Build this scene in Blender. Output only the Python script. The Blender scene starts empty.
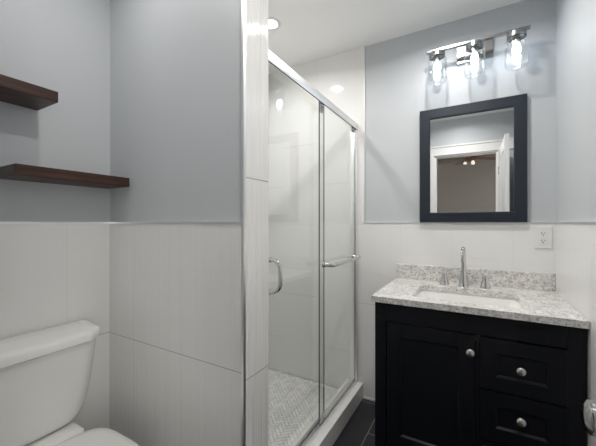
import bpy, bmesh, math, random
from mathutils import Vector, Matrix
random.seed(7)
PI = math.pi
sc = bpy.context.scene
C = sc.collection

# ------------------------------------------------------------------ camera, world, exposure
cam = bpy.data.cameras.new('camera')
cam.sensor_width = 36.0
cam.sensor_fit = 'HORIZONTAL'
cam.lens = 310.0 / 596.0 * 36.0
cam.clip_start = 0.02
camo = bpy.data.objects.new('camera', cam)
C.objects.link(camo)
camo.location = (0, 0, 1.22)
camo.rotation_euler = (math.radians(90), 0, math.radians(29.864))
sc.camera = camo

world = bpy.data.worlds.new('world')
sc.world = world
world.use_nodes = True
world.node_tree.nodes['Background'].inputs['Color'].default_value = (1.0, 0.95, 0.89, 1)
world.node_tree.nodes['Background'].inputs['Strength'].default_value = 1.35

sc.view_settings.view_transform = 'Standard'
sc.view_settings.look = 'None'
sc.view_settings.gamma = 1.0
sc.view_settings.use_curve_mapping = False
sc.view_settings.exposure = 2.36
sc.cycles.max_bounces = 14
sc.cycles.diffuse_bounces = 6
sc.cycles.glossy_bounces = 8
sc.cycles.transparent_max_bounces = 24
sc.cycles.sample_clamp_indirect = 6.0

CAN_VANITY = 1.5   # watts of the recessed downlights
CAN_W = 1.1
CAN_SHOWER = 1.1
CAN_TOILET = 0.42
SPREAD = 160     # beam of the downlights in degrees
BULB_W = 3.2      # emission strength of the vanity bulbs
FAN_W = 0.12

# ------------------------------------------------------------------ node helpers
class NT:
    def __init__(s, name):
        s.m = bpy.data.materials.new(name)
        s.m.use_nodes = True
        s.t = s.m.node_tree
        s.b = s.t.nodes['Principled BSDF']
        s.out = s.t.nodes['Material Output']
    def n(s, t, **kw):
        x = s.t.nodes.new(t)
        for k, v in kw.items():
            setattr(x, k, v)
        return x
    def l(s, a, b):
        s.t.links.new(a, b)
    def math(s, op, a, b=None, c=None):
        x = s.n('ShaderNodeMath', operation=op)
        for i, v in enumerate((a, b, c)):
            if v is None:
                continue
            if isinstance(v, (int, float)):
                x.inputs[i].default_value = v
            else:
                s.l(v, x.inputs[i])
        return x.outputs[0]
    def mix(s, fac, a, b):
        x = s.n('ShaderNodeMix', data_type='RGBA')
        for i, v in ((0, fac), (6, a), (7, b)):
            if isinstance(v, (int, float)):
                x.inputs[i].default_value = v
            elif isinstance(v, tuple):
                x.inputs[i].default_value = (*v, 1)
            else:
                s.l(v, x.inputs[i])
        return x.outputs[2]
    def pos(s):
        g = s.n('ShaderNodeNewGeometry')
        sp = s.n('ShaderNodeSeparateXYZ')
        s.l(g.outputs['Position'], sp.inputs[0])
        return g.outputs['Position'], sp.outputs
    def objco(s):
        return s.n('ShaderNodeTexCoord').outputs['Object']
    def scaled(s, v, sx, sy, sz):
        m = s.n('ShaderNodeMapping')
        s.l(v, m.inputs[0])
        m.inputs['Scale'].default_value = (sx, sy, sz)
        return m.outputs[0]
    def noise(s, v, scale, detail=2.0, rough=0.5):
        x = s.n('ShaderNodeTexNoise')
        s.l(v, x.inputs['Vector'])
        x.inputs['Scale'].default_value = scale
        x.inputs['Detail'].default_value = detail
        x.inputs['Roughness'].default_value = rough
        return x.outputs['Fac']
    def ramp(s, v, stops):
        x = s.n('ShaderNodeValToRGB')
        cr = x.color_ramp
        while len(cr.elements) < len(stops):
            cr.elements.new(0.5)
        for e, (p, c) in zip(cr.elements, stops):
            e.position = p
            e.color = (*c, 1)
        s.l(v, x.inputs[0])
        return x.outputs[0]
    def bump(s, h, strength, dist):
        x = s.n('ShaderNodeBump')
        s.l(h, x.inputs['Height'])
        x.inputs['Strength'].default_value = strength
        x.inputs['Distance'].default_value = dist
        s.l(x.outputs[0], s.b.inputs['Normal'])
    def set(s, col=None, rough=None, metal=None, spec=None, coat=None):
        def put(k, v):
            if v is None:
                return
            if isinstance(v, tuple):
                s.b.inputs[k].default_value = (*v, 1)
            elif isinstance(v, (int, float)):
                s.b.inputs[k].default_value = v
            else:
                s.l(v, s.b.inputs[k])
        put('Base Color', col); put('Roughness', rough); put('Metallic', metal)
        put('Specular IOR Level', spec); put('Coat Weight', coat)
        return s.m

def plain(name, col, rough=0.5, metal=0.0, spec=0.5, var=0.03, scale=30.0, coat=None):
    t = NT(name)
    n = t.noise(t.objco(), scale)
    a = tuple(c * (1 - var) for c in col); b = tuple(min(1, c * (1 + var)) for c in col)
    return t.set(t.mix(n, a, b), rough, metal, spec, coat)

def paint(name, col, rough=0.42):
    t = NT(name)
    p, _ = t.pos()
    n = t.noise(p, 260.0, 3)
    t.bump(n, 0.06, 0.002)
    big = t.noise(p, 1.3)
    return t.set(t.mix(big, tuple(c * 0.985 for c in col), tuple(c * 1.015 for c in col)), rough, 0, 0.5)

TILE_C = (0.80, 0.797, 0.785)
GROUT_C = (0.33, 0.325, 0.32)
def tile(name, axis, off, step, zs, zs2=None, w=0.0026, relief=1.0, rough=0.13, grout=None):
    """white glazed tile, fine vertical ripples, straight seams at heights zs (zs2 for every other column)"""
    t = NT(name)
    p, s = t.pos()
    h = s[axis]
    col = t.math('DIVIDE', t.math('SUBTRACT', h, off), step)
    fr = t.math('SUBTRACT', col, t.math('FLOOR', col))
    d = t.math('MULTIPLY', t.math('SUBTRACT', 0.5, t.math('ABSOLUTE', t.math('SUBTRACT', fr, 0.5))), step)
    vs = t.math('MULTIPLY', t.math('LESS_THAN', d, w * 0.4), 0.22)
    def hz(lst):
        r = None
        for z in lst:
            q = t.math('LESS_THAN', t.math('ABSOLUTE', t.math('SUBTRACT', s[2], z)), w * 0.5)
            r = q if r is None else t.math('MAXIMUM', r, q)
        return r
    hs = hz(zs)
    if zs2:
        par = t.math('LESS_THAN', t.math('MODULO', t.math('ABSOLUTE', t.math('FLOOR', col)), 2.0), 0.5)
        h2 = hz(zs2)
        hs = t.math('ADD', t.math('MULTIPLY', hs, par), t.math('MULTIPLY', h2, t.math('SUBTRACT', 1.0, par)))
    seam = t.math('MAXIMUM', vs, hs)
    rip = t.noise(t.scaled(p, 95, 95, 1.1), 1.0, 2.0, 0.5)
    rip2 = t.noise(t.scaled(p, 30, 30, 0.5), 1.0, 1.0, 0.5)
    hh = t.math('ADD', t.math('MULTIPLY', rip, 0.7), t.math('MULTIPLY', rip2, 0.8))
    t.bump(t.math('SUBTRACT', hh, t.math('MULTIPLY', seam, 0.6)), min(1.0, 0.28 * relief), 0.006 * max(1.0, relief / 3.5))
    return t.set(t.mix(seam, TILE_C, grout or GROUT_C), t.math('ADD', rough, t.math('MULTIPLY', seam, 0.5)), 0, 0.5)

def emit(name, col, strength):
    t = NT(name)
    t.b.inputs['Base Color'].default_value = (*col, 1)
    t.b.inputs['Emission Color'].default_value = (*col, 1)
    t.b.inputs['Emission Strength'].default_value = strength
    return t.m

def thin_glass(name, tint, ior=1.5, rough=0.0, boost=1.0):
    t = NT(name)
    tr = t.n('ShaderNodeBsdfTransparent'); tr.inputs[0].default_value = (*tint, 1)
    gl = t.n('ShaderNodeBsdfGlossy'); gl.inputs['Roughness'].default_value = rough
    gl.inputs[0].default_value = (1, 1, 1, 1)
    g = t.n('ShaderNodeNewGeometry')
    dp = t.n('ShaderNodeVectorMath', operation='DOT_PRODUCT')
    t.l(g.outputs['Normal'], dp.inputs[0]); t.l(g.outputs['Incoming'], dp.inputs[1])
    k = t.math('POWER', t.math('SUBTRACT', 1.0, t.math('MINIMUM', t.math('ABSOLUTE', dp.outputs['Value']), 1.0)), 5.0)
    f0 = ((ior-1)/(ior+1))**2
    fr = t.math('MULTIPLY_ADD', k, 1.0-f0, f0)
    mx = t.n('ShaderNodeMixShader')
    t.l(t.math('MINIMUM', t.math('MULTIPLY', fr, boost), 1.0), mx.inputs[0])
    t.l(tr.outputs[0], mx.inputs[1]); t.l(gl.outputs[0], mx.inputs[2])
    t.l(mx.outputs[0], t.out.inputs[0])
    return t.m

# ------------------------------------------------------------------ materials
PAINT = paint('grey_wall_paint', (0.53, 0.552, 0.573), 0.48)
CEIL = paint('white_ceiling_paint', (0.89, 0.89, 0.88), 0.75)
WHITE = plain('white_trim_paint', (0.78, 0.78, 0.77), 0.35, var=0.01)
BEDPAINT = paint('taupe_bedroom_paint', (0.24, 0.222, 0.208), 0.6)
CARPET = plain('bedroom_carpet', (0.28, 0.26, 0.24), 0.95, var=0.2, scale=200)
T_LEFT = tile('tile_left_wall', 1, 0.646, 0.305, [0.71], relief=1.0, rough=0.1)
T_STUB = tile('tile_partition_face', 0, -0.69, 0.305, [0.708], relief=1.3, rough=0.1)
T_PILLAR = tile('tile_partition_end', 1, 0.5, 2.0, [0.68, 1.376, 2.07], w=0.003, relief=4.6, rough=0.07)
T_BACK = tile('tile_back_wall', 0, -0.431, 0.305, [0.30, 0.91, 1.508], [0.0, 0.66, 1.212, 1.82], relief=0.10, rough=0.06, grout=(0.52, 0.515, 0.505))
T_RIGHT = tile('tile_right_wall', 1, 0.6, 0.61, [0.61], relief=0.3)
T_SHOWER = tile('tile_shower_side', 1, 0.95, 0.305, [0.61, 1.22, 1.83], [0.30, 0.915, 1.525, 2.13])
T_CURB = tile('tile_curb', 1, 1.03, 0.61, [5.0], relief=0.25)
CHROME = plain('polished_chrome', (0.66, 0.66, 0.66), 0.08, 1.0, var=0.01)
BRUSHED = plain('brushed_nickel', (0.40, 0.40, 0.395), 0.26, 1.0, var=0.03)
KNOBM = plain('worn_nickel', (0.42, 0.42, 0.42), 0.16, 1.0, var=0.03)
NICKEL = plain('satin_nickel', (0.66, 0.65, 0.61), 0.24, 1.0, var=0.02)
DARKMETAL = plain('dark_bronze_metal', (0.13, 0.075, 0.06), 0.4, 0.2)
ALU = plain('bright_aluminium', (0.86, 0.86, 0.86), 0.38, 1.0, var=0.01)
RUBBER = plain('dark_seal', (0.03, 0.03, 0.03), 0.6)
PORC = plain('white_porcelain', (0.82, 0.815, 0.795), 0.12, 0, 0.5, var=0.006)
SEATM = plain('white_seat_plastic', (0.82, 0.815, 0.795), 0.25, 0, 0.5, var=0.006)
NAVY = plain('black_navy_lacquer', (0.0075, 0.0085, 0.012), 0.3, 0, 0.22, var=0.1)
FRAMEM = plain('charcoal_navy_frame', (0.010, 0.016, 0.026), 0.4, 0, 0.5, var=0.1)
PLASTIC = plain('white_plastic', (0.77, 0.765, 0.75), 0.3, var=0.01)
SLOT = plain('dark_slot', (0.02, 0.02, 0.02), 0.6)
MIRROR = plain('silvered_glass', (0.93, 0.94, 0.94), 0.0, 1.0, var=0.0)
GLASS = thin_glass('clear_shower_glass', (0.965, 0.975, 0.97), 1.5)
EDGE = plain('green_glass_edge', (0.10, 0.13, 0.12), 0.15, 0, 0.8)
JAR = thin_glass('clear_jar_glass', (0.985, 0.988, 0.988), 1.5, 0.05, 1.8)
LENS = emit('can_lens', (1.0, 0.97, 0.94), 3.0)
BULB = emit('lit_bulb', (0.80, 0.90, 1.0), BULB_W)
FANB = emit('fan_bulb', (1.0, 0.85, 0.7), FAN_W)

def granite():
    t = NT('speckled_granite')
    p, _ = t.pos()
    n1 = t.noise(p, 95.0, 5, 0.7)
    n2 = t.noise(p, 210.0, 3, 0.6)
    n3 = t.noise(p, 26.0, 3, 0.6)
    a = t.ramp(n1, [(0.32, (0.26, 0.255, 0.25)), (0.43, (0.58, 0.57, 0.55)), (0.52, (0.80, 0.79, 0.765))])
    b = t.ramp(n2, [(0.32, (0.40, 0.39, 0.38)), (0.42, (1, 1, 1))])
    c = t.ramp(n3, [(0.38, (0.80, 0.79, 0.78)), (0.56, (1, 1, 1))])
    def mul(x, y):
        m = t.n('ShaderNodeMix', data_type='RGBA', blend_type='MULTIPLY')
        m.inputs[0].default_value = 1.0
        t.l(x, m.inputs[6]); t.l(y, m.inputs[7])
        return m.outputs[2]
    return t.set(mul(mul(a, b), c), 0.16, 0, 0.5)
GRANITE = granite()

def wood():
    t = NT('walnut_stained_wood')
    v = t.objco()
    g = t.noise(t.scaled(v, 60, 3.0, 60), 1.0, 5, 0.65)
    big = t.noise(t.scaled(v, 9, 1.6, 9), 1.0, 3, 0.6)
    a = t.ramp(g, [(0.3, (0.022, 0.0095, 0.0065)), (0.55, (0.068, 0.028, 0.018)), (0.75, (0.125, 0.054, 0.034))])
    b = t.ramp(big, [(0.35, (0.45, 0.42, 0.42)), (0.6, (1, 1, 1))])
    m = t.n('ShaderNodeMix', data_type='RGBA', blend_type='MULTIPLY')
    m.inputs[0].default_value = 1.0
    t.l(a, m.inputs[6]); t.l(b, m.inputs[7])
    t.bump(g, 0.15, 0.002)
    return t.set(m.outputs[2], 0.42, 0, 0.4)
WOOD = wood()

def slate():
    t = NT('dark_slate_floor_tile')
    p, s = t.pos()
    cx = t.math('DIVIDE', t.math('ADD', s[0], 0.545), 0.305)
    fx = t.math('SUBTRACT', cx, t.math('FLOOR', cx))
    dx = t.math('MULTIPLY', t.math('SUBTRACT', 0.5, t.math('ABSOLUTE', t.math('SUBTRACT', fx, 0.5))), 0.305)
    par = t.math('MULTIPLY', t.math('MODULO', t.math('ABSOLUTE', t.math('FLOOR', cx)), 2.0), 0.305)
    cy = t.math('DIVIDE', t.math('SUBTRACT', t.math('ADD', s[1], par), 1.762), 0.61)
    fy = t.math('SUBTRACT', cy, t.math('FLOOR', cy))
    dy = t.math('MULTIPLY', t.math('SUBTRACT', 0.5, t.math('ABSOLUTE', t.math('SUBTRACT', fy, 0.5))), 0.61)
    g = t.math('LESS_THAN', t.math('MINIMUM', dx, dy), 0.0022)
    n = t.noise(p, 14.0, 4, 0.6)
    body = t.mix(n, (0.011, 0.012, 0.016), (0.021, 0.022, 0.028))
    t.bump(t.math('SUBTRACT', t.math('MULTIPLY', n, 0.3), g), 0.3, 0.003)
    return t.set(t.mix(g, body, (0.32, 0.32, 0.31)), t.math('ADD', 0.35, t.math('MULTIPLY', g, 0.4)), 0, 0.5)
SLATE = slate()

def marble(name, c0, c1):
    t = NT(name)
    p, _ = t.pos()
    n = t.noise(p, 16.0, 5, 0.7)
    at = t.n('ShaderNodeAttribute'); at.attribute_name = 'tone'
    f = t.math('ADD', t.math('MULTIPLY', n, 0.45), t.math('MULTIPLY', at.outputs['Fac'], 0.55))
    return t.set(t.ramp(f, [(0.2, c0), (0.7, c1)]), 0.3, 0, 0.5)
MARBLE = marble('marble_mosaic', (0.70, 0.695, 0.68), (0.82, 0.81, 0.79))
MGROUT = plain('mosaic_grout', (0.27, 0.265, 0.255), 0.85)

# ------------------------------------------------------------------ mesh helpers
def bm_new():
    return bmesh.new()

def box(bm, x0, x1, y0, y1, z0, z1, bev=0.0, seg=2):
    v = [bm.verts.new(p) for p in ((x0,y0,z0),(x1,y0,z0),(x1,y1,z0),(x0,y1,z0),(x0,y0,z1),(x1,y0,z1),(x1,y1,z1),(x0,y1,z1))]
    fs = [bm.faces.new([v[i] for i in q]) for q in ((3,2,1,0),(4,5,6,7),(0,1,5,4),(1,2,6,5),(2,3,7,6),(3,0,4,7))]
    if bev:
        es = list({e for f in fs for e in f.edges})
        bmesh.ops.bevel(bm, geom=es, offset=bev, segments=seg, profile=0.5, affect='EDGES')

def lathe(bm, prof, c=(0,0,0), axis='Z', n=32, cap0=True, cap1=True):
    """profile [(r, h)] turned about an axis through c"""
    rings = []
    for r, h in prof:
        ring = []
        for i in range(n):
            a = 2*PI*i/n
            u, v = r*math.cos(a), r*math.sin(a)
            p = {'Z': (u, v, h), 'X': (h, u, v), 'Y': (v, h, u)}[axis]
            ring.append(bm.verts.new((c[0]+p[0], c[1]+p[1], c[2]+p[2])))
        rings.append(ring)
    for a, b in zip(rings, rings[1:]):
        for i in range(n):
            j = (i+1) % n
            bm.faces.new((a[i], a[j], b[j], b[i]))
    if cap0: bm.faces.new(rings[0][::-1])
    if cap1: bm.faces.new(rings[-1])

def loft(bm, rings, cap0=True, cap1=True):
    rv = [[bm.verts.new(p) for p in r] for r in rings]
    n = len(rv[0])
    for a, b in zip(rv, rv[1:]):
        for i in range(n):
            j = (i+1) % n
            bm.faces.new((a[i], a[j], b[j], b[i]))
    if cap0: bm.faces.new(rv[0][::-1])
    if cap1: bm.faces.new(rv[-1])

def tube(bm, pts, r, n=14):
    """round bar along a path; r is a number or one radius per point"""
    P = [Vector(p) for p in pts]
    R = r if isinstance(r, (list, tuple)) else [r]*len(P)
    rings = []
    up = None
    for i, p in enumerate(P):
        t = (P[min(i+1, len(P)-1)] - P[max(i-1, 0)]).normalized()
        if up is None:
            up = Vector((0, 0, 1)) if abs(t.z) < 0.9 else Vector((1, 0, 0))
        s = t.cross(up).normalized()
        up = s.cross(t).normalized()
        rings.append([tuple(p + R[i]*(math.cos(2*PI*k/n)*s + math.sin(2*PI*k/n)*up)) for k in range(n)])
    loft(bm, rings)

def rrect(cx, cy, hx, hy, r, z, seg=8):
    """rounded rectangle ring at height z"""
    pts = []
    for sx, sy, a0 in ((1, 1, 0), (-1, 1, PI/2), (-1, -1, PI), (1, -1, 1.5*PI)):
        for k in range(seg+1):
            a = a0 + PI/2*k/seg
            pts.append((cx + sx*(hx-r) + r*math.cos(a), cy + sy*(hy-r) + r*math.sin(a), z))
    return pts

def dome(n0, n1, k):
    return [n0 + (n1-n0)*math.sin(PI/2*i/k) for i in range(k+1)]

def obj(name, bm, mat, parent=None, smooth=None):
    bmesh.ops.recalc_face_normals(bm, faces=bm.faces)
    me = bpy.data.meshes.new(name)
    bm.to_mesh(me)
    bm.free()
    me.materials.append(mat)
    if smooth is not None:
        for p in me.polygons:
            p.use_smooth = True
        me.set_sharp_from_angle(angle=math.radians(smooth))
    o = bpy.data.objects.new(name, me)
    C.objects.link(o)
    if parent:
        o.parent = parent
        o.matrix_parent_inverse = Matrix.Translation(world_loc(parent)).inverted()
    return o

def world_loc(o):
    v = Vector(o.location)
    if o.parent:
        v = Vector((0, 0, 0)) if o.type == 'MESH' else v
    return v if o.type == 'EMPTY' else Vector((0, 0, 0))

def thing(name, label, cat, loc, group=None):
    o = bpy.data.objects.new(name, None)
    o.empty_display_size = 0.05
    C.objects.link(o)
    o.location = loc
    o['label'] = label
    o['category'] = cat
    if group:
        o['group'] = group
    return o

def struct(name, bm, mat, smooth=None, parent=None):
    o = obj(name, bm, mat, parent, smooth)
    if parent is None:
        o['kind'] = 'structure'
    return o

def sbox(name, mat, *a, parent=None, bev=0.0):
    bm = bm_new()
    box(bm, *a, bev=bev)
    return struct(name, bm, mat, parent=parent)

# ------------------------------------------------------------------ the room
XL, XR, YB, YF, ZC = -1.49, 0.361, 2.10, 0.08, 2.45
YS0, YS1, XS = 0.82, 0.966, -0.684       # partition beside the shower
WZ = 1.217                              # top of the wall tile
TT = 0.008                              # tile thickness

sbox('floor', SLATE, XL-0.1, XR+0.1, -0.06, YB+0.1, -0.1, 0.0)
sbox('ceiling', CEIL, XL-0.1, XR+0.1, -0.06, YB+0.1, ZC, ZC+0.1)
w = sbox('wall_left', PAINT, XL-0.12, XL-TT, -0.06, YB+0.12, 0.0, ZC)
sbox('tile_wainscot', T_LEFT, XL-TT, XL, YF, YS0, 0.0, WZ, parent=w)
sbox('shower_tile', T_SHOWER, XL-TT, XL, YS1, YB, 0.0, ZC, parent=w)
w = sbox('wall_back', PAINT, XL-0.02, XR+0.05, YB+TT, YB+0.12, 0.0, ZC)
sbox('tile_wainscot', T_BACK, XS+0.008, XR, YB, YB+TT, 0.0, WZ, parent=w)
sbox('shower_tile', T_BACK, XL, XS+0.008, YB, YB+TT, 0.0, ZC, parent=w)
w = sbox('wall_right', PAINT, XR+TT, XR+0.12, -0.06, YB+0.12, 0.0, ZC)
sbox('tile_wainscot', T_RIGHT, XR, XR+TT, YF, YB, 0.0, WZ, parent=w)
w = sbox('wall_partition', PAINT, XL-0.02, XS-TT, YS0+TT, YS1-TT, 0.0, ZC)
sbox('tile_wainscot', T_STUB, XL, XS, YS0, YS0+TT, 0.0, WZ, parent=w)
sbox('end_tile', T_PILLAR, XS-TT, XS, YS0+TT, YS1, 0.0, ZC, parent=w)
sbox('end_filler', PAINT, XS-TT, XS-0.001, YS0+TT, YS0+TT+0.004, WZ, ZC, parent=w)
bm = bm_new(); box(bm, XL, XS-TT, YS1-TT, YS1, 0, ZC)
struct('shower_tile', bm, T_BACK, parent=w)
# doorway wall behind the camera
DX0, DX1, DZ = -0.437, 0.208, 2.03
bm = bm_new()
box(bm, XL-0.02, DX0, -0.04, YF, 0, ZC); box(bm, DX1, XR+0.02, -0.04, YF, 0, ZC); box(bm, DX0, DX1, -0.04, YF, DZ, ZC)
struct('wall_front', bm, PAINT)
# metal edge strips over the wall tile
ST = 0.0035
sbox('trim_1', ALU, XS+0.008, XR, YB-0.003, YB+TT, WZ, WZ+0.008)
sbox('trim_2', ALU, XR-0.003, XR+TT, YF, YB-0.003, WZ, WZ+0.008)
sbox('trim_3', ALU, XL-TT, XL+0.003, YF, YS0-0.003, WZ, WZ+0.008)
sbox('trim_4', ALU, XL, XS, YS0-0.003, YS0+TT, WZ, WZ+0.008)
sbox('trim_5', ALU, XS-TT, XS+0.0015, YS0-0.0015, YS0+0.010, 0.0, ZC)       # upright strip on the partition corner
sbox('trim_6', ALU, XS+0.008, XS+0.014, YB-0.0015, YB+TT, WZ, ZC)           # upright strip where paint meets shower tile
# door casing, bathroom side
bm = bm_new()
for a in ((DX0-0.085, DX0, DZ), (DX1, DX1+0.012, DZ)):
    box(bm, a[0], a[1], YF, YF+0.016, 0, a[2], bev=0.002)
box(bm, DX0-0.085, XR-0.005, YF, YF+0.016, DZ, DZ+0.095, bev=0.002)
box(bm, DX0-0.095, XR-0.004, YF, YF+0.024, DZ+0.095, DZ+0.115, bev=0.002)
struct('trim_7', bm, WHITE)
bm = bm_new()
box(bm, DX0-0.001, DX0+0.016, -0.04, YF, 0, DZ); box(bm, DX1-0.012, DX1+0.001, -0.04, YF, 0, DZ); box(bm, DX0, DX1, -0.04, YF, DZ-0.014, DZ+0.001)
struct('trim_8', bm, WHITE)
sbox('trim_9', PLASTIC, XS, -0.43, YB-0.006, YB, 0.0, 0.014)                   # pale bead at the foot of the back wall

# bathroom door, open against the right wall
bm = bm_new()
LX0, LX1, LY0, LY1 = 0.2235, 0.2585, 0.10, 0.845
box(bm, LX0+0.004, LX1-0.004, LY0, LY1, 0.012, 2.02)
for (x0, x1) in ((LX0, LX0+0.005), (LX1-0.005, LX1)):
    for (y0, y1, z0, z1) in ((LY0, LY0+0.11, 0.012, 2.02), (LY1-0.11, LY1, 0.012, 2.02), (LY0+0.11, LY1-0.11, 1.90, 2.02),
                             (LY0+0.11, LY1-0.11, 0.012, 0.24), (LY0+0.11, LY1-0.11, 0.86, 1.02)):
        box(bm, x0, x1, y0, y1, z0, z1)
door = struct('door_1', bm, WHITE)
bm = bm_new()
KY, KZ = 0.742, 0.872
lathe(bm, [(0.031, 0.0), (0.031, -0.004), (0.026, -0.009), (0.012, -0.011), (0.011, -0.022), (0.017, -0.027), (0.0265, -0.033),
           (0.030, -0.041), (0.0285, -0.049), (0.021, -0.055), (0.010, -0.0575), (0.001, -0.058)], (LX0, KY, KZ), 'X', 32)
lathe(bm, [(0.031, 0.0), (0.031, 0.004), (0.026, 0.009), (0.012, 0.011), (0.011, 0.022), (0.017, 0.027), (0.0265, 0.033),
           (0.030, 0.041), (0.0285, 0.049), (0.021, 0.055), (0.010, 0.0575), (0.001, 0.058)], (LX1, KY, KZ), 'X', 32)
obj('door_knob', bm, KNOBM, door, 40)
for z in (0.25, 1.0, 1.80):
    bm = bm_new()
    lathe(bm, [(0.007, -0.045), (0.007, 0.045)], (LX0-0.004, LY0-0.002, z), 'Z', 12)
    obj('door_hinge', bm, NICKEL, door, 40)

# bedroom beyond the doorway (seen only in the mirror)
BX0, BX1, BY0 = -2.3, 1.6, -2.9
sbox('floor_bedroom', CARPET, BX0, BX1, BY0, -0.04, -0.1, 0.0)
sbox('ceiling_bedroom', BEDPAINT, BX0, BX1, BY0, -0.06, ZC, ZC+0.1)
sbox('wall_far', BEDPAINT, BX0, BX1, BY0-0.1, BY0, 0, ZC)
def fill_window_wall(name, wname, x0, x1, xg, y0, y1, z0, z1):  # unseen bedroom side wall with an added opening that lets sky light in
    bm = bm_new()
    box(bm, x0, x1, BY0, y0, 0, ZC); box(bm, x0, x1, y1, -0.04, 0, ZC)
    box(bm, x0, x1, y0, y1, 0, z0); box(bm, x0, x1, y0, y1, z1, ZC)
    struct(name, bm, BEDPAINT)
    bm = bm_new()
    for q in ((y0, y0+0.05, z0, z1), (y1-0.05, y1, z0, z1), (y0, y1, z0, z0+0.05), (y0, y1, z1-0.05, z1), (y0, y1, (z0+z1)/2-0.02, (z0+z1)/2+0.02)):
        box(bm, xg-0.025, xg+0.025, *q)
    wn = struct(wname, bm, WHITE)
    bm = bm_new(); box(bm, xg-0.003, xg+0.003, y0+0.05, y1-0.05, z0+0.05, z1-0.05)
    obj('pane', bm, GLASS, wn)
fill_window_wall('wall_bedroom_left', 'fill_window_1', BX0-0.1, BX0, BX0-0.05, -1.9, -0.7, 0.9, 2.1)  # added window, out of view, lifts the dim bedroom and doorway fill
fill_window_wall('wall_bedroom_right', 'fill_window_2', BX1, BX1+0.1, BX1+0.05, -2.1, -0.5, 0.5, 2.2)  # added window, out of view, throws fill through the doorway onto the partition
bm = bm_new(); box(bm, BX0, XL-0.12, -0.06, 0.0, 0, ZC); box(bm, XR+0.12, BX1, -0.06, 0.0, 0, ZC)
struct('wall_near', bm, BEDPAINT)

# shower floor: herringbone mosaic
SX0, SX1, SY0, SY1, SZ = XL, -0.795, YS1, YB, 0.02
base = sbox('floor_shower', MGROUT, SX0, SX1, SY0, SY1, 0.0, SZ-0.001)
bm = bm_new()
tone = bm.faces.layers.float.new('tone')
L, Wd, g = 0.066, 0.022, 0.0024
c45 = math.cos(PI/4)
def brick(ax, ay, bx, by):
    cx, cy = (ax+bx)/2, (ay+by)/2
    pts = []
    for px_, py_ in ((ax+g/2, ay+g/2), (bx-g/2, ay+g/2), (bx-g/2, by-g/2), (ax+g/2, by-g/2)):
        X = (SX0+SX1)/2 + (px_*c45 - py_*c45)
        Y = (SY0+SY1)/2 + (px_*c45 + py_*c45)
        pts.append((min(max(X, SX0+0.002), SX1-0.002), min(max(Y, SY0+0.002), SY1-0.002)))
    area = 0
    for k in range(4):
        x0, y0 = pts[k]; x1, y1 = pts[(k+1) % 4]
        area += x0*y1 - x1*y0
    if abs(area)/2 < 0.04*L*Wd:
        return
    t = random.random()
    top = [bm.verts.new((x, y, SZ+0.001)) for x, y in pts]
    bot = [bm.verts.new((x, y, SZ-0.0012)) for x, y in pts]
    fs = [bm.faces.new(top)]
    for k in range(4):
        fs.append(bm.faces.new((top[k], bot[k], bot[(k+1) % 4], top[(k+1) % 4])))
    for f in fs:
        f[tone] = t
for i in range(-75, 76):
    for j in range(-17, 18):
        ox, oy = i*Wd + j*L*1.0, i*Wd - j*L*1.0
        if abs(ox) > 1.3 or abs(oy) > 1.3:
            continue
        brick(ox, oy, ox+L, oy+Wd)                 # lying
        brick(ox, oy+Wd, ox+Wd, oy+Wd+L)           # standing
struct('mosaic_tile', bm, MARBLE, parent=base)
# shower curb
sbox('shower_curb', T_CURB, -0.80, -0.68, YS1, YB, 0.0, 0.108, bev=0.003)

# ------------------------------------------------------------------ recessed ceiling lights
def can(x, y, label, watts):
    t = thing('recessed_light', label, 'ceiling light', (x, y, ZC), 'recessed ceiling lights')
    bm = bm_new()
    prof = [(0.042, -0.001), (0.042, -0.004), (0.058, -0.0055), (0.064, -0.0035), (0.065, 0.0)]
    lathe(bm, prof, (x, y, ZC), 'Z', 40, False, False)
    obj('trim_ring', bm, WHITE, t, 40)
    bm = bm_new()
    lathe(bm, [(0.0425, 0.0), (0.042, -0.003), (0.036, -0.0035)], (x, y, ZC), 'Z', 40, True, True)
    obj('lens', bm, LENS, t)
    L = bpy.data.lights.new('downlight', 'AREA')
    L.shape = 'DISK'; L.size = 0.08; L.energy = watts; L.spread = math.radians(SPREAD); L.color = (1.0, 0.97, 0.94)
    lo = bpy.data.objects.new('downlight', L)
    C.objects.link(lo); lo.parent = t; lo.location = (0, 0, -0.006)
    return t
can(-1.10, 1.575, 'lit round recessed light in the ceiling over the shower stall', CAN_SHOWER)
can(-0.157, 1.56, 'lit round recessed light in the ceiling in front of the vanity', CAN_VANITY)
can(-0.17, 0.53, 'lit round recessed light in the ceiling just inside the doorway', CAN_W)
can(-1.08, 0.53, 'lit round recessed light in the ceiling above the toilet', CAN_TOILET)

# ------------------------------------------------------------------ shower enclosure
sh = thing('shower_enclosure', 'framed sliding clear glass shower doors in chrome on a white tiled curb', 'shower door', (-0.74, 1.5, 0.108))
bm = bm_new()
box(bm, -0.768, -0.722, YS1, YB, 1.906, 1.918, bev=0.003)
box(bm, -0.7265, -0.722, YS1, YB, 1.873, 1.906, bev=0.001)
obj('header_rail', bm, ALU, sh, 40)
bm = bm_new()
box(bm, -0.7268, -0.7216, YS1, YB, 1.8715, 1.873)
obj('rail_seal', bm, RUBBER, sh)
bm = bm_new()
box(bm, -0.768, -0.722, YS1, YB, 0.108, 0.113); box(bm, -0.728, -0.722, YS1, YB, 0.112, 0.128, bev=0.001)
box(bm, -0.747, -0.743, YS1, YB, 0.112, 0.122); box(bm, -0.768, -0.763, YS1, YB, 0.112, 0.126, bev=0.001)
obj('bottom_track', bm, ALU, sh, 40)
for y0, y1 in ((YS1, YS1+0.016), (YB-0.026, YB)):
    bm = bm_new()
    box(bm, -0.766, -0.722, y0, y1, 0.113, 1.874, bev=0.003)
    obj('wall_jamb', bm, ALU, sh, 40)

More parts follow.
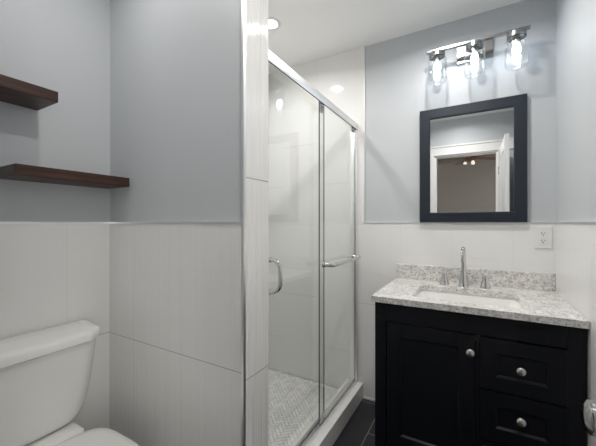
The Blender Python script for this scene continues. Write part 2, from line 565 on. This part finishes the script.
def glass_door(x, y0, y1):
    bm = bm_new()
    box(bm, x-0.003, x+0.003, y0, y1, 0.132, 1.888)
    d = obj('glass_door', bm, GLASS, sh)
    for ya, yb in ((y0-0.0025, y0), (y1, y1+0.0025)):
        bm = bm_new(); box(bm, x-0.0034, x+0.0034, ya, yb, 0.132, 1.888)
        obj('glass_edge', bm, EDGE, d)
    bm = bm_new(); box(bm, x-0.005, x+0.005, y0, y1, 0.124, 0.136)
    obj('bottom_rail', bm, CHROME, d)
    for yy in (y0+0.035, y1-0.035):
        bm = bm_new(); box(bm, x-0.007, x+0.007, yy-0.016, yy+0.016, 1.842, 1.880, bev=0.002)
        lathe(bm, [(0.009, -0.011), (0.009, 0.011)], (x, yy, 1.856), 'X', 16)
        obj('roller_bracket', bm, BRUSHED, d, 40)
    return d
dl = glass_door(-0.757, YS1+0.018, 1.615)
dr = glass_door(-0.733, 1.508, YB-0.028)
# D pull on the left door
bm = bm_new()
xa, xb, ya, z0, z1 = -0.754, -0.700, 1.072, 0.930, 1.066
pts = [(xa, ya, z0), (xb-0.042, ya, z0)]
for k in range(1, 9):
    a = PI/2*k/8
    pts.append((xb-0.042+0.042*math.sin(a), ya, z0+0.042-0.042*math.cos(a)))
for k in range(0, 9):
    a = PI/2*k/8
    pts.append((xb-0.042+0.042*math.cos(a), ya, z1-0.042+0.042*math.sin(a)))
pts.append((xa, ya, z1))
tube(bm, pts, 0.0088, 14)
for z in (z0, z1):
    lathe(bm, [(0.012, -0.755+0.001), (0.012, -0.748), (0.009, -0.746)], (0, ya, z), 'X', 20)
obj('pull_handle', bm, CHROME, dl, 50)
# towel bar on the right door
bm = bm_new()
xa, xb, z = -0.730, -0.672, 0.990
pts = [(xa, 1.55, z), (xb-0.03, 1.55, z)]
for k in range(1, 9):
    a = PI/2*k/8
    pts.append((xb-0.03+0.03*math.sin(a), 1.55+0.03-0.03*math.cos(a), z))
for k in range(0, 9):
    a = PI/2*k/8
    pts.append((xb-0.03+0.03*math.cos(a), 2.02-0.03+0.03*math.sin(a), z))
pts.append((xa, 2.02, z))
tube(bm, pts, 0.011, 14)
for y in (1.55, 2.02):
    lathe(bm, [(0.016, -0.7305), (0.016, -0.722), (0.0125, -0.719)], (0, y, z), 'X', 20)
obj('towel_bar', bm, CHROME, dr, 50)

# ------------------------------------------------------------------ floating shelves
def shelf(y0, y1, z0, z1, label):
    bm = bm_new()
    x0, x1 = XL-TT, -1.329
    cx, cy, cz = (x0+x1)/2, (y0+y1)/2, (z0+z1)/2
    box(bm, x0-cx, x1-cx, y0-cy, y1-cy, z0-cz, z1-cz, bev=0.0018)
    o = obj('floating_shelf', bm, WOOD)
    o.location = (cx, cy, cz)
    o['label'] = label; o['category'] = 'shelf'; o['group'] = 'walnut shelves over the toilet'
shelf(0.425, 0.8185, 1.380, 1.419, 'lower dark walnut floating shelf, reaching into the wall corner')
shelf(0.155, 0.549, 1.662, 1.701, 'upper dark walnut floating shelf, set nearer the left picture edge')

# ------------------------------------------------------------------ toilet
TY = 0.478
to = thing('toilet', 'white two-piece toilet with closed lid against the left tiled wall', 'toilet', (-1.15, TY, 0))
def chamf(x0, x1, hy, c, r, z, inset=0.0):
    """plan outline: straight back at x0, chamfered front corners at x1"""
    x0 += inset*0.3; x1 -= inset; hy -= inset
    P = [(x0, -hy), (x1-c*0.95, -hy+c*0.42), (x1, -hy+c*1.55), (x1+0.005, 0), (x1, hy-c*1.55), (x1-c*0.95, hy-c*0.42), (x0, hy)]
    out = []
    n = len(P)
    for i in range(n):
        p0, p1, p2 = Vector(P[i-1]), Vector(P[i]), Vector(P[(i+1) % n])
        rr = min(r, (p1-p0).length*0.35, (p2-p1).length*0.35)
        a = p1 + (p0-p1).normalized()*rr; b = p1 + (p2-p1).normalized()*rr
        for k in range(5):
            t = k/4
            q = (1-t)**2*a + 2*t*(1-t)*p1 + t*t*b
            out.append((q.x, TY+q.y, z))
    return out
bm = bm_new()
loft(bm, [chamf(-1.480, -1.292, 0.240, 0.050, 0.007, 0.762, 0.004), chamf(-1.482, -1.288, 0.242, 0.050, 0.007, 0.766),
          chamf(-1.482, -1.288, 0.242, 0.050, 0.007, 0.790), chamf(-1.482, -1.288, 0.242, 0.050, 0.007, 0.797, 0.003),
          chamf(-1.482, -1.288, 0.242, 0.050, 0.007, 0.801, 0.011), chamf(-1.482, -1.288, 0.240, 0.052, 0.02, 0.803, 0.03)])
obj('tank_lid', bm, PORC, to, 50)
bm = bm_new()
rings = []
for z, xf, hy, c in ((0.452, -1.365, 0.140, 0.03), (0.456, -1.345, 0.164, 0.035), (0.466, -1.333, 0.180, 0.04), (0.485, -1.326, 0.192, 0.042), (0.52, -1.321, 0.202, 0.042),
                     (0.60, -1.313, 0.214, 0.042), (0.68, -1.305, 0.222, 0.042), (0.764, -1.300, 0.229, 0.042)):
    rings.append(chamf(-1.478, xf, hy, c, 0.03, z))
loft(bm, rings)
obj('tank', bm, PORC, to, 50)
bm = bm_new()
lathe(bm, [(0.014, 0.0), (0.014, 0.008), (0.008, 0.012), (0.008, 0.020)], (-1.306, TY-0.19, 0.715), 'X', 16)
tube(bm, [(-1.288, TY-0.19, 0.715), (-1.286, TY-0.16, 0.712), (-1.287, TY-0.12, 0.704)], [0.007, 0.006, 0.007], 10)
obj('flush_lever', bm, CHROME, to, 40)
def egg(xb, xf, hw, z, back=0.62, n=48):
    """toilet plan: squarish back at xb, round front at xf"""
    pts = []
    xm = xb + (xf-xb)*0.42
    for i in range(n):
        a = 2*PI*i/n
        ca, sa = math.cos(a), math.sin(a)
        if ca >= 0:
            x = xm + (xf-xm)*ca; y = hw*sa
        else:
            x = xm - (xm-xb)*abs(ca)**0.38; y = hw*math.copysign(abs(sa)**back, sa)
        pts.append((x, TY+y, z))
    return pts
bm = bm_new()
loft(bm, [egg(-1.42, -0.93, 0.115, 0.0), egg(-1.42, -0.93, 0.115, 0.03), egg(-1.42, -0.945, 0.108, 0.06), egg(-1.42, -0.95, 0.105, 0.16),
          egg(-1.42, -0.90, 0.125, 0.24), egg(-1.36, -0.84, 0.160, 0.32), egg(-1.30, -0.81, 0.176, 0.38), egg(-1.29, -0.805, 0.178, 0.405), egg(-1.285, -0.81, 0.174, 0.412)])
obj('bowl', bm, PORC, to, 50)
bm = bm_new()
loft(bm, [rrect(-1.375, TY, 0.10, 0.10, 0.04, 0.18), rrect(-1.375, TY, 0.10, 0.105, 0.04, 0.30), rrect(-1.372, TY, 0.103, 0.13, 0.04, 0.38), rrect(-1.370, TY, 0.105, 0.139, 0.03, 0.425),
          rrect(-1.370, TY, 0.104, 0.138, 0.03, 0.440), rrect(-1.370, TY, 0.09, 0.12, 0.03, 0.4515)])
obj('tank_deck', bm, PORC, to, 50)
bm = bm_new()
loft(bm, [egg(-1.272, -0.800, 0.186, 0.410), egg(-1.275, -0.796, 0.189, 0.414), egg(-1.275, -0.796, 0.189, 0.424), egg(-1.272, -0.80, 0.186, 0.427)])
obj('seat', bm, SEATM, to, 50)
bm = bm_new()
loft(bm, [egg(-1.274, -0.796, 0.187, 0.4285), egg(-1.278, -0.792, 0.191, 0.432), egg(-1.278, -0.792, 0.191, 0.440), egg(-1.272, -0.80, 0.185, 0.446),
          egg(-1.25, -0.83, 0.16, 0.450), egg(-1.20, -0.90, 0.09, 0.452)])
obj('seat_cover', bm, SEATM, to, 60)

# ------------------------------------------------------------------ vanity cabinet
VX0, VX1, VY, VT = -0.437, 0.356, 1.532, 0.832
va = thing('vanity_cabinet', 'black shaker vanity cabinet with one door and drawers under the granite top', 'cabinet', ((VX0+VX1)/2, 1.8, 0))
bm = bm_new()
YFc = VY+0.018
box(bm, VX0, VX0+0.018, YFc, 2.098, 0.09, VT); box(bm, VX1-0.018, VX1, YFc, 2.098, 0.09, VT)
box(bm, VX0+0.018, VX1-0.018, 2.08, 2.098, 0.09, VT-0.18); box(bm, VX0+0.018, VX1-0.018, YFc, 2.08, 0.09, 0.108)
box(bm, 0.0, 0.012, YFc, 2.08, 0.108, 0.70)
obj('carcass', bm, NAVY, va)
bm = bm_new()
box(bm, VX0, VX0+0.053, VY, YFc, 0.0, VT, bev=0.0012); box(bm, VX1-0.055, VX1, VY, YFc, 0.0, VT, bev=0.0012)
box(bm, VX0+0.053, VX1-0.055, VY+0.001, YFc, 0.741, VT, bev=0.001)
box(bm, VX0+0.053, VX1-0.055, VY+0.001, YFc, 0.10, 0.135, bev=0.001)
box(bm, -0.001, 0.013, VY+0.002, YFc, 0.135, 0.741)
obj('face_frame', bm, NAVY, va)
for x0, x1, y0, y1 in ((VX0, VX0+0.05, VY+0.018, VY+0.06), (VX1-0.05, VX1, VY+0.018, VY+0.06), (VX0, VX0+0.05, 2.04, 2.09), (VX1-0.05, VX1, 2.04, 2.09)):
    bm = bm_new(); box(bm, x0, x1, y0, y1, 0.0, 0.09)
    obj('foot', bm, NAVY, va)
def shaker(name, x0, x1, z0, z1, rail, y=VY, d=0.018, rec=0.010):
    """frame-and-panel front standing just proud of the face frame"""
    bm = bm_new()
    f0, f1 = y-d+0.018-0.016, y+0.0175
    f0 = y-0.004
    b = 0.0016
    box(bm, x0, x0+rail, f0, f1, z0, z1, bev=b); box(bm, x1-rail, x1, f0, f1, z0, z1, bev=b)
    box(bm, x0+rail-0.001, x1-rail+0.001, f0, f1, z1-rail, z1, bev=b); box(bm, x0+rail-0.001, x1-rail+0.001, f0, f1, z0, z0+rail, bev=b)
    # sloped moulding between frame and panel
    xi0, xi1, zi0, zi1 = x0+rail, x1-rail, z0+rail, z1-rail
    m = 0.007
    o = [(xi0, zi0), (xi1, zi0), (xi1, zi1), (xi0, zi1)]
    i_ = [(xi0+m, zi0+m), (xi1-m, zi0+m), (xi1-m, zi1-m), (xi0+m, zi1-m)]
    vo = [bm.verts.new((p[0], f0+0.002, p[1])) for p in o]; vi = [bm.verts.new((p[0], f0+rec, p[1])) for p in i_]
    for k in range(4):
        bm.faces.new((vo[k], vo[(k+1) % 4], vi[(k+1) % 4], vi[k]))
    bm.faces.new(vi)
    return obj(name, bm, NAVY, va)
def knob(parent, x, z):
    bm = bm_new()
    y = VY-0.004
    lathe(bm, [(0.009, 0.0), (0.009, -0.002), (0.0055, -0.004), (0.0055, -0.012), (0.010, -0.016), (0.0155, -0.019), (0.0165, -0.022), (0.014, -0.026), (0.008, -0.0285), (0.001, -0.029)], (x, y, z), 'Y', 28)
    obj('knob', bm, NICKEL, parent, 50)
d = shaker('door', -0.377, -0.003, 0.137, 0.737, 0.062)
knob(d, -0.021, 0.667)
for z0, z1, kz in ((0.522, 0.735, 0.629), (0.308, 0.515, 0.428), (0.138, 0.301, 0.22)):
    dr_ = shaker('drawer', 0.015, 0.302, z0, z1, 0.058)
    knob(dr_, 0.156, kz)

# ------------------------------------------------------------------ granite top with undermount basin
ct = thing('vanity_countertop', 'speckled grey and white granite vanity top with backsplash on the black cabinet', 'countertop', (-0.04, 1.8, VT))
BX0_, BX1_, BY0_, BY1_ = -0.275, 0.180, 1.592, 1.925
CX0, CX1, CY0, CY1, CZ0, CZ1 = -0.449, 0.3595, 1.508, 2.099, 0.833, 0.861
bm = bm_new()
outer = [(CX0, CY0), (CX1, CY0), (CX1, CY1), (CX0, CY1)]
inner = [(p[0], p[1]) for p in rrect((BX0_+BX1_)/2, (BY0_+BY1_)/2, (BX1_-BX0_)/2, (BY1_-BY0_)/2, 0.028, 0, 6)]
def ring_edges(pts, z):
    vs = [bm.verts.new((x, y, z)) for x, y in pts]
    return vs, [bm.edges.new((vs[i], vs[(i+1) % len(vs)])) for i in range(len(vs))]
loops = []
for z in (CZ0, CZ1):
    vo, eo = ring_edges(outer, z); vi, ei = ring_edges(inner, z)
    bmesh.ops.triangle_fill(bm, use_beauty=True, edges=eo+ei)
    loops.append((vo, vi))
for k in (0, 1):
    a, b = loops[0][k], loops[1][k]
    for i in range(len(a)):
        j = (i+1) % len(a)
        bm.faces.new((a[i], a[j], b[j], b[i]))
obj('slab', bm, GRANITE, ct)
bm = bm_new(); box(bm, CX0, CX1, 2.080, 2.0995, CZ1, 0.953, bev=0.0015)
obj('backsplash', bm, GRANITE, ct)
bm = bm_new()
cx, cy = (BX0_+BX1_)/2, (BY0_+BY1_)/2
hx, hy = (BX1_-BX0_)/2+0.006, (BY1_-BY0_)/2+0.006
rings = [rrect(cx, cy, hx+0.012, hy+0.012, 0.03, CZ0-0.012), rrect(cx, cy, hx+0.012, hy+0.012, 0.03, CZ0-0.0005), rrect(cx, cy, hx, hy, 0.03, CZ0-0.0005), rrect(cx, cy, hx-0.004, hy-0.004, 0.03, CZ0-0.01), rrect(cx, cy, hx-0.035, hy-0.024, 0.04, CZ0-0.09),
         rrect(cx, cy, hx-0.05, hy-0.036, 0.045, CZ0-0.118), rrect(cx, cy, hx-0.09, hy-0.065, 0.05, CZ0-0.130), rrect(cx, cy+0.02, 0.03, 0.03, 0.028, CZ0-0.136),
         ]
out_ = [rrect(cx, cy, hx-0.04, hy-0.03, 0.04, CZ0-0.145), rrect(cx, cy, hx-0.02, hy-0.012, 0.04, CZ0-0.10)]
loft(bm, out_[::1] + rings, True, True)
ba = obj('basin', bm, PORC, ct, 50)
ba['label'] = 'white rectangular undermount sink basin'
bm = bm_new()
lathe(bm, [(0.022, 0.0), (0.022, 0.003), (0.017, 0.004), (0.015, 0.002), (0.001, 0.002)], (cx, cy+0.02, CZ0-0.1355), 'Z', 24)
obj('drain', bm, CHROME, ba, 40)

# faucet
fa = thing('faucet', 'chrome widespread faucet with tall arched spout on the granite top', 'faucet', (-0.062, 2.005, CZ1))
FX, FY = -0.062, 2.005
bm = bm_new()
lathe(bm, [(0.028, 0.0), (0.028, 0.004), (0.0255, 0.009), (0.022, 0.030), (0.0175, 0.060), (0.0145, 0.085), (0.0125, 0.10)], (FX, FY, CZ1), 'Z', 28)
pts = [(FX, FY, CZ1+0.095), (FX, FY, CZ1+0.13), (FX, FY, CZ1+0.165)]
R_ = 0.052
for k in range(1, 15):
    a = PI*0.98*k/14
    pts.append((FX, FY-R_+R_*math.cos(a), CZ1+0.165+R_*math.sin(a)))
pts.append((FX, FY-2*R_, CZ1+0.145))
tube(bm, pts, [0.0125]*3+[0.0122-0.0012*k/15 for k in range(15)], 18)
obj('spout', bm, CHROME, fa, 50)
for s, x in ((-1, -0.161), (1, 0.045)):
    bm = bm_new()
    lathe(bm, [(0.027, 0.0), (0.027, 0.004), (0.0245, 0.009), (0.0195, 0.030), (0.0150, 0.050), (0.0140, 0.064), (0.012, 0.069), (0.004, 0.0715)], (x, FY, CZ1), 'Z', 28)
    tube(bm, [(x, FY, CZ1+0.060), (x+s*0.010, FY-0.006, CZ1+0.062), (x+s*0.030, FY-0.016, CZ1+0.066)], [0.0075, 0.0065, 0.0055], 12)
    obj('faucet_handle', bm, CHROME, fa, 50)

# ------------------------------------------------------------------ mirror
mi = thing('wall_mirror', 'rectangular wall mirror in a wide dark navy frame above the sink', 'mirror', (-0.033, 2.09, 1.22))
MX0, MX1, MZ0, MZ1, FW = -0.308, 0.242, 1.2245, 1.925, 0.060
def frame_bm(x0, x1, z0, z1, fw, yb, yf):
    bm = bm_new()
    O = [(x0, z0), (x1, z0), (x1, z1), (x0, z1)]
    def ringv(ins, y):
        return [bm.verts.new((x + (ins if x == x0 else -ins), y, z + (ins if z == z0 else -ins))) for x, z in O]
    rs = [ringv(0, yb), ringv(0, yf+0.003), ringv(0.003, yf), ringv(fw-0.004, yf), ringv(fw, yf+0.004), ringv(fw, yb)]
    for a, b in zip(rs, rs[1:] + rs[:1]):
        for k in range(4):
            bm.faces.new((a[k], a[(k+1) % 4], b[(k+1) % 4], b[k]))
    return bm
obj('frame', frame_bm(MX0, MX1, MZ0, MZ1, FW, 2.107, 2.078), FRAMEM, mi)
bm = bm_new(); box(bm, MX0+FW-0.006, MX1-FW+0.006, 2.090, 2.096, MZ0+FW-0.006, MZ1-FW+0.006)
obj('mirror_glass', bm, MIRROR, mi)

# ------------------------------------------------------------------ vanity light
vl = thing('vanity_light', 'brushed nickel vanity light bar with three lit glass jar shades over the mirror', 'wall light', (-0.007, 2.09, 2.24))
bm = bm_new(); box(bm, -0.100, 0.086, 2.088, 2.108, 2.172, 2.284, bev=0.002)
obj('backplate', bm, BRUSHED, vl)
bm = bm_new(); box(bm, -0.257, 0.245, 1.988, 2.012, 2.232, 2.246, bev=0.0015)
obj('light_bar', bm, BRUSHED, vl)
bm = bm_new(); box(bm, -0.020, 0.006, 2.010, 2.090, 2.230, 2.246, bev=0.001)
obj('support_arm', bm, BRUSHED, vl)
for x in (-0.200, -0.007, 0.186):
    bm = bm_new()
    lathe(bm, [(0.010, 2.2325), (0.010, 2.226), (0.041, 2.226), (0.044, 2.223), (0.044, 2.200), (0.0425, 2.200), (0.0425, 2.2205), (0.016, 2.2205), (0.016, 2.172), (0.012, 2.170)], (x, 2.0, 0), 'Z', 32)
    obj('socket_cap', bm, BRUSHED, vl, 40)
    bm = bm_new()
    th = 0.003
    op = [(0.0415, 2.217), (0.0415, 2.202), (0.0420, 2.197), (0.0480, 2.190), (0.0520, 2.182), (0.0530, 2.173), (0.0530, 2.066), (0.0510, 2.054), (0.045, 2.045), (0.034, 2.041), (0.001, 2.041)]
    ip = [(0.001, 2.045), (0.033, 2.045), (0.0425, 2.049), (0.0480, 2.057), (0.0498, 2.067), (0.0498, 2.172), (0.0490, 2.180), (0.0455, 2.187), (0.0390, 2.196), (0.0385, 2.202), (0.0385, 2.217)]
    lathe(bm, op+ip, (x, 2.0, 0), 'Z', 36, False, False)
    obj('jar_shade', bm, JAR, vl, 60)
    bm = bm_new()
    lathe(bm, [(0.0115, 2.171), (0.013, 2.164), (0.0175, 2.153), (0.0205, 2.141), (0.0205, 2.131), (0.0175, 2.122), (0.012, 2.116), (0.006, 2.1135), (0.001, 2.113)], (x, 2.0, 0), 'Z', 24)
    obj('bulb', bm, BULB, vl, 60)

# ------------------------------------------------------------------ outlet
ou = thing('wall_outlet', 'white duplex wall outlet in the tile beside the right corner', 'outlet', (0.312, 2.098, 1.137))
bm = bm_new(); box(bm, 0.274, 0.350, 2.094, 2.0995, 1.084, 1.203, bev=0.0022)
obj('cover_plate', bm, PLASTIC, ou)
for z in (1.164, 1.123):
    bm = bm_new()
    loft(bm, [[(p[0], 2.0945, p[1]) for p in rrect(0.312, z, 0.017, 0.0145, 0.008, 0)], [(p[0], 2.0925, p[1]) for p in rrect(0.312, z, 0.017, 0.0145, 0.008, 0)]])
    r = obj('receptacle', bm, PLASTIC, ou)
    bm = bm_new()
    box(bm, 0.3040, 0.3064, 2.0918, 2.0930, z-0.001, z+0.008); box(bm, 0.3175, 0.3199, 2.0918, 2.0930, z, z+0.007)
    lathe(bm, [(0.0028, 2.0930), (0.0028, 2.0918)], (0.312, 0, z-0.007), 'Y', 12)
    obj('slots', bm, SLOT, r)

# ------------------------------------------------------------------ ceiling fan in the bedroom (seen in the mirror)
fx, fy = -0.08, -1.55
fn = thing('ceiling_fan', 'dark bladed ceiling fan with lamps, reflected in the mirror beyond the doorway', 'ceiling fan', (fx, fy, ZC))
bm = bm_new(); lathe(bm, [(0.06, ZC), (0.06, ZC-0.02), (0.02, ZC-0.06)], (fx, fy, 0), 'Z', 24)
lathe(bm, [(0.013, ZC-0.055), (0.013, 2.300)], (fx, fy, 0), 'Z', 16)
obj('downrod', bm, DARKMETAL, fn, 40)
bm = bm_new(); lathe(bm, [(0.02, 2.315), (0.08, 2.302), (0.095, 2.275), (0.09, 2.240), (0.05, 2.225), (0.045, 2.205), (0.01, 2.200)], (fx, fy, 0), 'Z', 32)
obj('motor_housing', bm, DARKMETAL, fn, 40)
for k in range(5):
    a = math.radians(178 + 72*k)
    bm = bm_new()
    loft(bm, [[(r, -hw, 0), (r, hw, 0.012), (r, hw, 0.018), (r, -hw, 0.006)] for r, hw in ((0.09, 0.02), (0.17, 0.02), (0.20, 0.05), (0.40, 0.062), (0.55, 0.06), (0.58, 0.04))])
    bmesh.ops.transform(bm, matrix=Matrix.Translation((fx, fy, 2.262)) @ Matrix.Rotation(a, 4, 'Z'), verts=bm.verts)
    obj('fan_blade', bm, DARKMETAL, fn)
for k in range(3):
    a = math.radians(60 + 120*k)
    x, y = fx+0.075*math.cos(a), fy+0.075*math.sin(a)
    bm = bm_new(); lathe(bm, [(0.012, 2.215), (0.020, 2.205), (0.026, 2.190), (0.027, 2.180), (0.016, 2.174), (0.001, 2.172)], (x, y, 0), 'Z', 20)
    obj('fan_lamp', bm, FANB, fn, 60)
